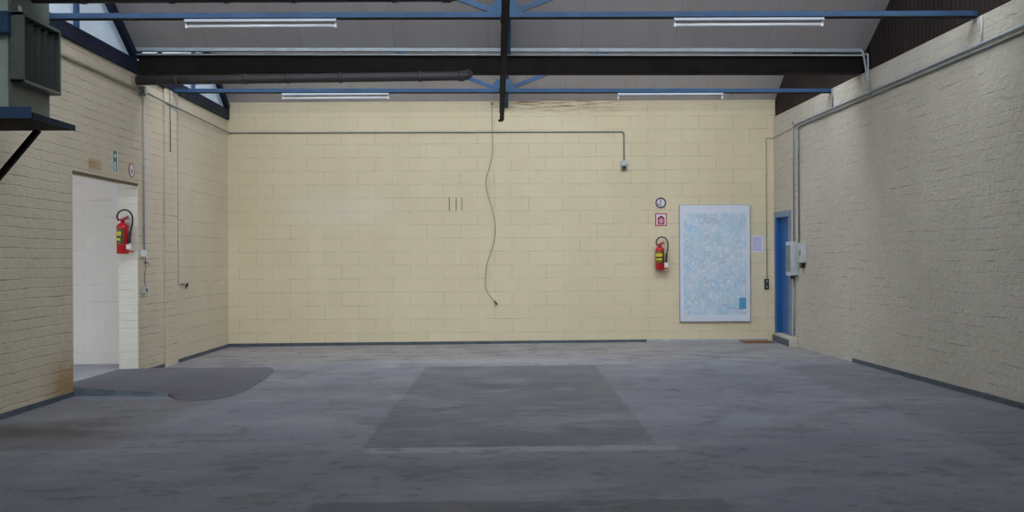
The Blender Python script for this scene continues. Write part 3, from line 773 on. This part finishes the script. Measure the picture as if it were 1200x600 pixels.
tag(b.build('conduit', M['zinc']), 'grey conduit dropping down the left wall beside the doorway', 'conduit')
p = wl_pt(166, 297); k = thing('junction_box', 'small white junction box beside the left fire extinguisher', 'junction box', p, ROT_L)
b = MB(); b.box((-.045, -.05, -.045), (.055, 0, .045), .006); b.build('case', M['paper'], k)
b = MB(); b.box((-.03, -.055, -.03), (.04, -.05, .03), .003); b.build('lid', M['paper'], k)
p = wl_pt(167, 340); k = thing('socket', 'small grey socket box low on the wall right of the doorway', 'socket', p, ROT_L)
b = MB(); b.box((-.05, -.055, -.045), (.06, 0, .045), .006); b.build('case', M['boxgrey'], k)
b = MB(); b.disc(.025, -.06, -.055, (.005, 0)); b.build('outlet', M['dark'], k)
b = MB(); b.tube(arc_pts([lpt(v0.y, wl_pt(167, 300).z, .03), lpt(v0.y + .03, wl_pt(168, 312).z, .03), lpt(v0.y - .02, wl_pt(167, 325).z, .03), lpt(v0.y + .01, wl_pt(167, 336).z, .03)]), .006)
tag(b.build('hanging_cable', M['zinc_dark']), 'short loose cable between the white junction box and the grey socket', 'cable')
p = wl_pt(170, 308); k = thing('wall_hook', 'small dark hook beside the conduit right of the doorway', 'hook', p, ROT_L)
b = MB(); b.box((-.03, -.012, -.02), (.03, 0, .02), .003); b.build('plate', M['zinc_dark'], k)
b = MB(); b.tube(bend([(0, -.01, 0), (0, -.05, 0), (0, -.05, -.04)], .015), .007); b.build('arm', M['zinc_dark'], k)
# thin pipe in the pilaster corner with a little tap
v1 = P_left(206.5, 200); zt = P_left(206.5, 333).z
b = MB(); b.tube(bend([lpt(v1.y + .02, 3.98, .015), lpt(v1.y + .02, zt, .015), lpt(v1.y + .17, zt - .01, .015)], .02), .006)
tag(b.build('thin_pipe', M['zinc_dark']), 'thin dark pipe down the edge of the left pilaster', 'pipe')
p = lpt(v1.y + .25, zt - .03, 0); k = thing('wall_tap', 'tiny tap at the foot of the thin pipe on the left wall', 'tap', p, ROT_L)
b = MB(); b.tube(bend([(-.06, -.016, .02), (0, -.02, .02), (.02, -.05, 0), (.02, -.05, -.05)], .02), .014); b.build('spout', M['zinc_dark'], k)
b = MB(); b.disc(.03, -.075, -.055, (.02, .01), 14); b.build('handle', M['dark'], k)
v2 = P_left(195.5, 110); b = MB(); b.tube([lpt(v2.y, 4.05, .05), lpt(v2.y, P_left(195.5, 178).z, .05)], .008)
tag(b.build('thin_pipe', M['zinc_dark']), 'short dark pipe at the top of the left pilaster below the far tie bar', 'pipe')

# socket at the end of the long conduit on the end wall
p = wb_pt(731, 193); k = thing('socket', 'white and dark socket box hanging at the end of the conduit on the end wall', 'socket', p)
b = MB(); b.box((-.055, -.05, -.02), (.055, 0, .075), .006); b.build('case', M['boxgrey'], k)
b = MB(); b.box((-.045, -.075, -.095), (.045, 0, -.022), .012); b.build('outlet', M['zinc_dark'], k)
b = MB(); b.disc(.022, -.082, -.075, (0, -.055)); b.build('flap', M['dark'], k)

# dangling cable
pts = [(576.5, 121), (577, 150), (577.5, 178), (574, 195), (570, 208), (569.5, 218), (572, 230), (577, 245), (580.3, 262), (579.5, 282), (574, 299), (570, 312), (569, 328), (569.5, 338), (574.5, 347), (581, 354.5)]
k = thing('hanging_cable', 'thin wavy grey cable dangling loose down the middle of the end wall', 'cable', wb_pt(576.5, 121, .03))
o = k.location
b = MB(); b.tube(arc_pts([wb_pt(x, y, .035) - o for x, y in pts], 5), .0055, 8); b.build('cable', M['lead'], k)
b = MB(); e0, e1 = wb_pt(579.5, 352.5, .035) - o, wb_pt(582.5, 357, .035) - o
b.tube([e0, e1], [.012, .017], 8); b.build('plug', M['dark'], k)
b = MB(); b.box((-.02, 0, -.03), (.02, .03, .01)); b.build('clip', M['zinc_dark'], k)

# three slots and other marks left on the end wall
for px, lab in ((526.5, 'left slot of the three dark slots in the end wall'), (534.5, 'middle and boldest of the three dark slots in the end wall'), (541.5, 'right, faintest of the three dark slots in the end wall')):
    p = wb_pt(px, 239); w_ = .008 if px < 540 else .005
    b = MB(); b.box((p.x - w_, YB - .006, p.z - .12), (p.x + w_, YB + .01, p.z + .12), .002)
    tag(b.build('wall_slot', M['slot']), lab, 'slot', 'slots in the end wall')

# ------------------------------------------------------------------ fire extinguishers
def extinguisher(label, loc, rot, turn):
    k = thing('fire_extinguisher', label, 'fire extinguisher', loc, rot, 'fire extinguishers')
    c = (0, -.10, 0); r = .077
    b = MB(); b.lathe([(0, .012), (r*.85, 0), (r, .008), (r, .345), (r*.97, .368), (r*.8, .395), (r*.5, .412), (.026, .418), (.024, .435), (0, .435)], 32, c)
    b.build('cylinder', M['red'], k)
    def wrap(name, m, z0, z1, a0, a1, rr=r + .0015, n=18, parent=k):
        bb = MB(); vs = []
        for i in range(n + 1):
            a = R(a0 + (a1 - a0) * i / n) + R(turn)
            vs.append([bb.bm.verts.new((c[0] + q * math.sin(a), c[1] - q * math.cos(a), z)) for q in (rr, rr - .002) for z in (z0, z1)])
        for p_, q_ in zip(vs, vs[1:]):
            bb.bm.faces.new((p_[0], q_[0], q_[1], p_[1])); bb.bm.faces.new((p_[2], p_[3], q_[3], q_[2]))
            bb.bm.faces.new((p_[1], q_[1], q_[3], p_[3])); bb.bm.faces.new((p_[0], p_[2], q_[2], q_[0]))
        return bb.build(name, m, parent)
    lab = wrap('label_panel', M['olive'], .125, .335, -72, 55); lab['label'] = 'dark printed label with yellow fields'
    wrap('yellow_field', M['yellow'], .243, .296, -68, 30, r + .0028, parent=lab)
    wrap('yellow_field', M['yellow'], .175, .208, -60, 22, r + .0028, parent=lab)
    wrap('print_line', M['olive'], .268, .272, -50, 15, r + .0038, parent=lab)
    wrap('print_line', M['yellow'], .315, .321, -50, 15, r + .0028, parent=lab)
    wrap('print_line', M['yellow'], .145, .150, -50, 15, r + .0028, parent=lab)
    b = MB(); b.lathe([(0, .43), (.030, .43), (.032, .46), (.02, .475), (0, .475)], 20, c); b.build('valve', M['signred'], k)
    b = MB(); b.prism([(-.065, -.115, .435), (.045, -.115, .468), (.082, -.115, .497), (.075, -.115, .512), (.03, -.115, .488), (-.065, -.115, .452)], (0, .03, 0)); b.build('lever', M['signred'], k, .003)
    b = MB(); b.prism([(.02, -.112, .452), (.095, -.112, .470), (.095, -.112, .480), (.02, -.112, .466)], (0, .024, 0)); b.build('carry_handle', M['dark'], k, .002)
    hose = [(-.025, -.10, .455), (-.058, -.105, .462), (-.066, -.115, .485), (-.055, -.12, .535), (-.012, -.12, .577), (.045, -.12, .587), (.098, -.12, .565), (.133, -.12, .515), (.143, -.125, .45), (.136, -.13, .37), (.118, -.14, .285)]
    b = MB(); b.tube(arc_pts(hose, 6), .0115, 12); b.build('hose', M['rubber'], k)
    b = MB(); b.tube([(.118, -.14, .30), (.113, -.142, .27), (.107, -.145, .19), (.105, -.145, .145)], [.014, .019, .017, .024], 14); nz = b.build('nozzle', M['dark'], k)
    b = MB(); b.box((.073, -.172, .058), (.138, -.125, .125), .006); o = b.build('nozzle_cup', M['paper'], k); o['label'] = 'white nozzle holder'
    b = MB(); b.box((.06, -.16, .022), (.142, -.08, .042), .005); b.build('base_lip', M['red'], k)
    b = MB(); b.box((-.03, -.03, .05), (.03, 0, .40), .004); b.tube([(c[0] + (r + .004) * math.sin(R(a)), c[1] - (r + .004) * math.cos(R(a)), .36) for a in range(60, 301, 20)], .005, 8); b.build('wall_bracket', M['dark'], k)
    return k
p = wb_pt(772.3, 316.5); extinguisher('red fire extinguisher on the end wall under the square red sign', p, 0, 0)
p = at_y(147.5, 297.5, D1 - .012); extinguisher('red fire extinguisher on the far reveal of the open left doorway', p, 0, -22)

# ------------------------------------------------------------------ signs
p = wb_pt(774.3, 237.7); k = thing('round_sign', 'round white sign with dark ring above the square red sign', 'sign', p)
b = MB(); b.disc(.092, -.006, 0); b.build('plate', M['paper'], k)
b = MB(); b.disc(.096, -.009, -.001, r_in=.072); b.build('ring', M['signblue'], k)
b = MB(); b.box((-.009, -.008, -.068), (.007, -.005, .070)); b.build('pictogram', M['signpic'], k)
b = MB(); b.prism([(-.062, -.008, -.035), (-.028, -.008, -.045), (-.022, -.008, -.018), (-.045, -.008, -.012)], (0, .003, 0)); b.build('pictogram', M['signblue'], k)
p = wb_pt(774.6, 257.4); k = thing('fire_sign', 'square red and white fire extinguisher sign between round sign and extinguisher', 'sign', p)
b = MB(); b.box((-.105, -.005, -.112), (.105, 0, .112)); b.build('plate', M['signred'], k)
b = MB(); b.box((-.086, -.007, -.093), (.086, -.004, .094)); b.build('white_field', M['paper'], k)
b = MB(); b.box((-.060, -.009, -.082), (.062, -.006, .040)); b.build('red_field', M['signred'], k)
b = MB(); b.disc(.040, -.011, -.008, (0, -.020), 24, .030); b.prism([(-.028, -.011, -.052), (-.012, -.011, -.058), (.026, -.011, .012), (.010, -.011, .016)], (0, .003, 0)); b.build('pictogram', M['paper'], k)
b = MB(); b.prism([(-.05, -.009, .042), (.05, -.009, .042), (.028, -.009, .066), (-.02, -.009, .066)], (0, .003, 0)); b.build('flame_mark', M['signblue'], k)
# left wall signs, over the doorway
p = wl_pt(134.5, 189); k = thing('exit_sign', 'tall green emergency exit sign over the open doorway', 'sign', p, ROT_L)
b = MB(); b.box((-.075, -.008, -.135), (.075, 0, .135)); b.build('plate', M['paper'], k)
b = MB(); b.box((-.070, -.010, -.128), (.045, -.007, .130)); b.build('green_field', M['green'], k)
b = MB(); b.box((-.045, -.012, -.118), (.0, -.009, -.01)); b.build('door_mark', M['paper'], k)
b = MB(); b.prism([(-.04, -.012, .05), (.02, -.012, .05), (.02, -.012, .07), (-.01, -.012, .105), (-.04, -.012, .07)], (0, .003, 0)); b.build('arrow_mark', M['paper'], k)
p = wl_pt(153.8, 199.5); k = thing('round_sign', 'round white sign with red ring over the left doorway beside the green exit sign', 'sign', p, ROT_L)
b = MB(); b.disc(.088, -.006, 0); b.build('plate', M['paper'], k)
b = MB(); b.disc(.094, -.009, -.001, r_in=.082); b.build('ring', M['signred'], k)
b = MB(); b.box((-.035, -.0075, -.045), (.035, -.005, .012)); b.build('pictogram', M['batten'], k)

# map board
c0, c1 = wb_pt(795.5, 240), wb_pt(879, 377)
W_, H_ = abs(c1.x - c0.x), abs(c1.z - c0.z)
k = thing('map_board', 'large pale blue street map on a white board on the end wall', 'map', ((c0.x + c1.x) / 2, YB - .002, c1.z + 0.0), 0)
b = MB(); b.box((-W_/2, -.035, 0), (W_/2, 0, H_)); b.build('board', M['map_edge'], k, .003)
b = MB(); b.box((-W_/2 + .012, -.038, .014), (W_/2 - .006, -.034, H_ - .008)); b.build('border', M['map_border'], k)
b = MB(); b.box((-W_/2 + .075, -.0395, .13), (W_/2 - .07, -.0375, H_ - .16)); b.build('map_print', M['map'], k)
lx, lz = wb_pt(865.5, 349).x - k.location.x, wb_pt(865.5, 362).z - k.location.z
b = MB(); b.box((lx, -.041, lz), (lx + .125, -.0385, lz + .205)); lg = b.build('legend', M['legend'], k); lg['label'] = 'blue legend panel'
for i in range(5):
    b = MB(); z = lz - .03 - .0 ; b.box((lx - .26 + i * .055, -.041, lz + .005 + (i % 2) * .01), (lx - .225 + i * .055, -.0385, lz + .018 + (i % 2) * .012)); b.build('caption_mark', M['ink'], k)
# notice
p = wb_pt(887.5, 286); k = thing('paper_notice', 'small pale violet notice sheet pinned right of the map board', 'notice', p)
b = MB(); b.box((-.115, -.004, -.145), (.115, 0, .145)); b.build('sheet', M['notice'], k)
for i in range(9):
    z = .11 - i * .027; ww = .085 - .03 * random.random()
    b = MB(); b.box((-.085, -.006, z - .006), (ww, -.003, z + .006)); b.build('text_line', M['ink'], k)

# door mat
m0 = P_floor(869, 403.6); m1 = P_floor(911, 408.2)
k = thing('door_mat', 'small rusty brown mat on the floor by the end wall under the switches', 'mat', (m0.x, m0.y - .1, FZ(m0.x) + .002))
b = MB(); 
x0, x1 = at_y(870, 404, 16.5).x, at_y(903, 404, 16.5).x
b.box((x0 - m0.x, -.25, -.003), (x1 - m0.x, .22, .014), .004); b.build('mat', M['rust'], k)
for i in range(2):
    b = MB(); y = -.25 if i == 0 else .19
    b.box((x0 - m0.x, y, .012), (x1 - m0.x, y + .03, .018)); b.build('rim', M['lintel'], k)
k.location.y = 16.5

# ------------------------------------------------------------------ heater on its bracket, left wall
Y0, Y1 = 8.22, 9.02
pz = 2.80
xo = -4.20
k = thing('wall_shelf', 'dark blue steel bracket shelf under the heater on the left wall', 'shelf', (XL(8.6), 8.6, pz), 0); o = k.location
def rel(*v): return Vector(v) - o
b = MB(); b.box(rel(XL(8.6) + .002, Y0, pz), rel(xo, Y1, pz + .035)); b.build('deck', M['black'], k)  # deck coloured black to stand for its shaded underside
b = MB(); b.box(rel(XL(8.6) + .002, Y0 - .012, pz + .0), rel(xo, Y0, pz + .10)); b.build('edge_channel', M['blue'], k)
b = MB(); b.box(rel(xo, Y0, pz - .005), rel(xo + .012, Y1, pz + .05)); b.build('end_channel', M['navy'], k)
for y in (Y1 - .05, Y0 + .05):
    b = MB(); b.bar(rel(xo - .32, y, pz - .0), rel(XL(y) + .005, y, pz - .58), .05, .05); b.build('brace', M['black'], k)
    b = MB(); b.box(rel(XL(y) + .001, y - .03, pz - .68), rel(XL(y) + .02, y + .03, pz)); b.build('wall_leg', M['black'], k)

zt = pz + .035
xs = -4.41
k = thing('unit_heater', 'sage green air heater unit standing on the blue bracket shelf', 'heater', (-4.72, 8.62, zt)); o = k.location
b = MB(); b.box(rel(XL(8.6) + .07, 8.31, zt), rel(xs, 8.98, 4.07), .012); b.build('casing', M['unit'], k)
b = MB(); b.box(rel(XL(8.6) + .06, 8.296, zt + .02), rel(xs - .035, 8.312, 4.06), .004); q = b.build('front_panel', M['unit_pale'], k); q['label'] = 'pale front panel'
b = MB(); b.box(rel(xs - .03, 8.294, zt + .0), rel(xs + .002, 8.312, 4.07)); b.build('corner_strip', M['unit'], k)
# outlet hood on the side
za, zb_ = 3.125, 3.745; ya, yb_ = 8.27, 8.965; xa, xb_ = xs - .002, -4.295; th = .028
b = MB()
for q0, q1 in (((xa, ya, za), (xb_, ya + th, zb_)), ((xa, yb_ - th, za), (xb_, yb_, zb_)), ((xa, ya, za), (xb_, yb_, za + th)), ((xa, ya, zb_ - th), (xb_, yb_, zb_))): b.box(rel(*q0), rel(*q1))
hd = b.build('outlet_hood', M['unit'], k, .003)
b = MB(); b.box(rel(xs - .001, ya + th, za + th), rel(xs + .006, yb_ - th, zb_ - th)); b.build('outlet_back', M['unit_dark'], k)
for i in range(5):
    y = ya + th + (yb_ - ya - 2 * th) * (i + .5) / 5
    b = MB(); b.bar(rel(xs + .045, y, za + th), rel(xs + .045, y, zb_ - th), .006, .085, (.9, .45, 0)); b.build('vane', M['unit_dark'], k)
b = MB(); b.box(rel(xs - .22, 8.21, 3.55), rel(xs + .006, 8.293, 3.74), .006); q = b.build('control_box', M['blue'], k); q['label'] = 'blue control box'
b = MB(); b.box(rel(xs, 8.40, 3.79), rel(xs + .004, 8.46, 3.84)); q = b.build('rating_plate', M['boxgrey'], k)

# ------------------------------------------------------------------ colour management
vs = scn.view_settings
scn.display_settings.display_device = 'sRGB'
vs.view_transform = 'Standard'; vs.look = 'None'; vs.gamma = 1.0; vs.use_curve_mapping = False
vs.exposure = -0.04
scn.cycles.use_denoising = True
scn.cycles.max_bounces = 10; scn.cycles.diffuse_bounces = 6; scn.cycles.transparent_max_bounces = 12
scn.cycles.sample_clamp_indirect = 8
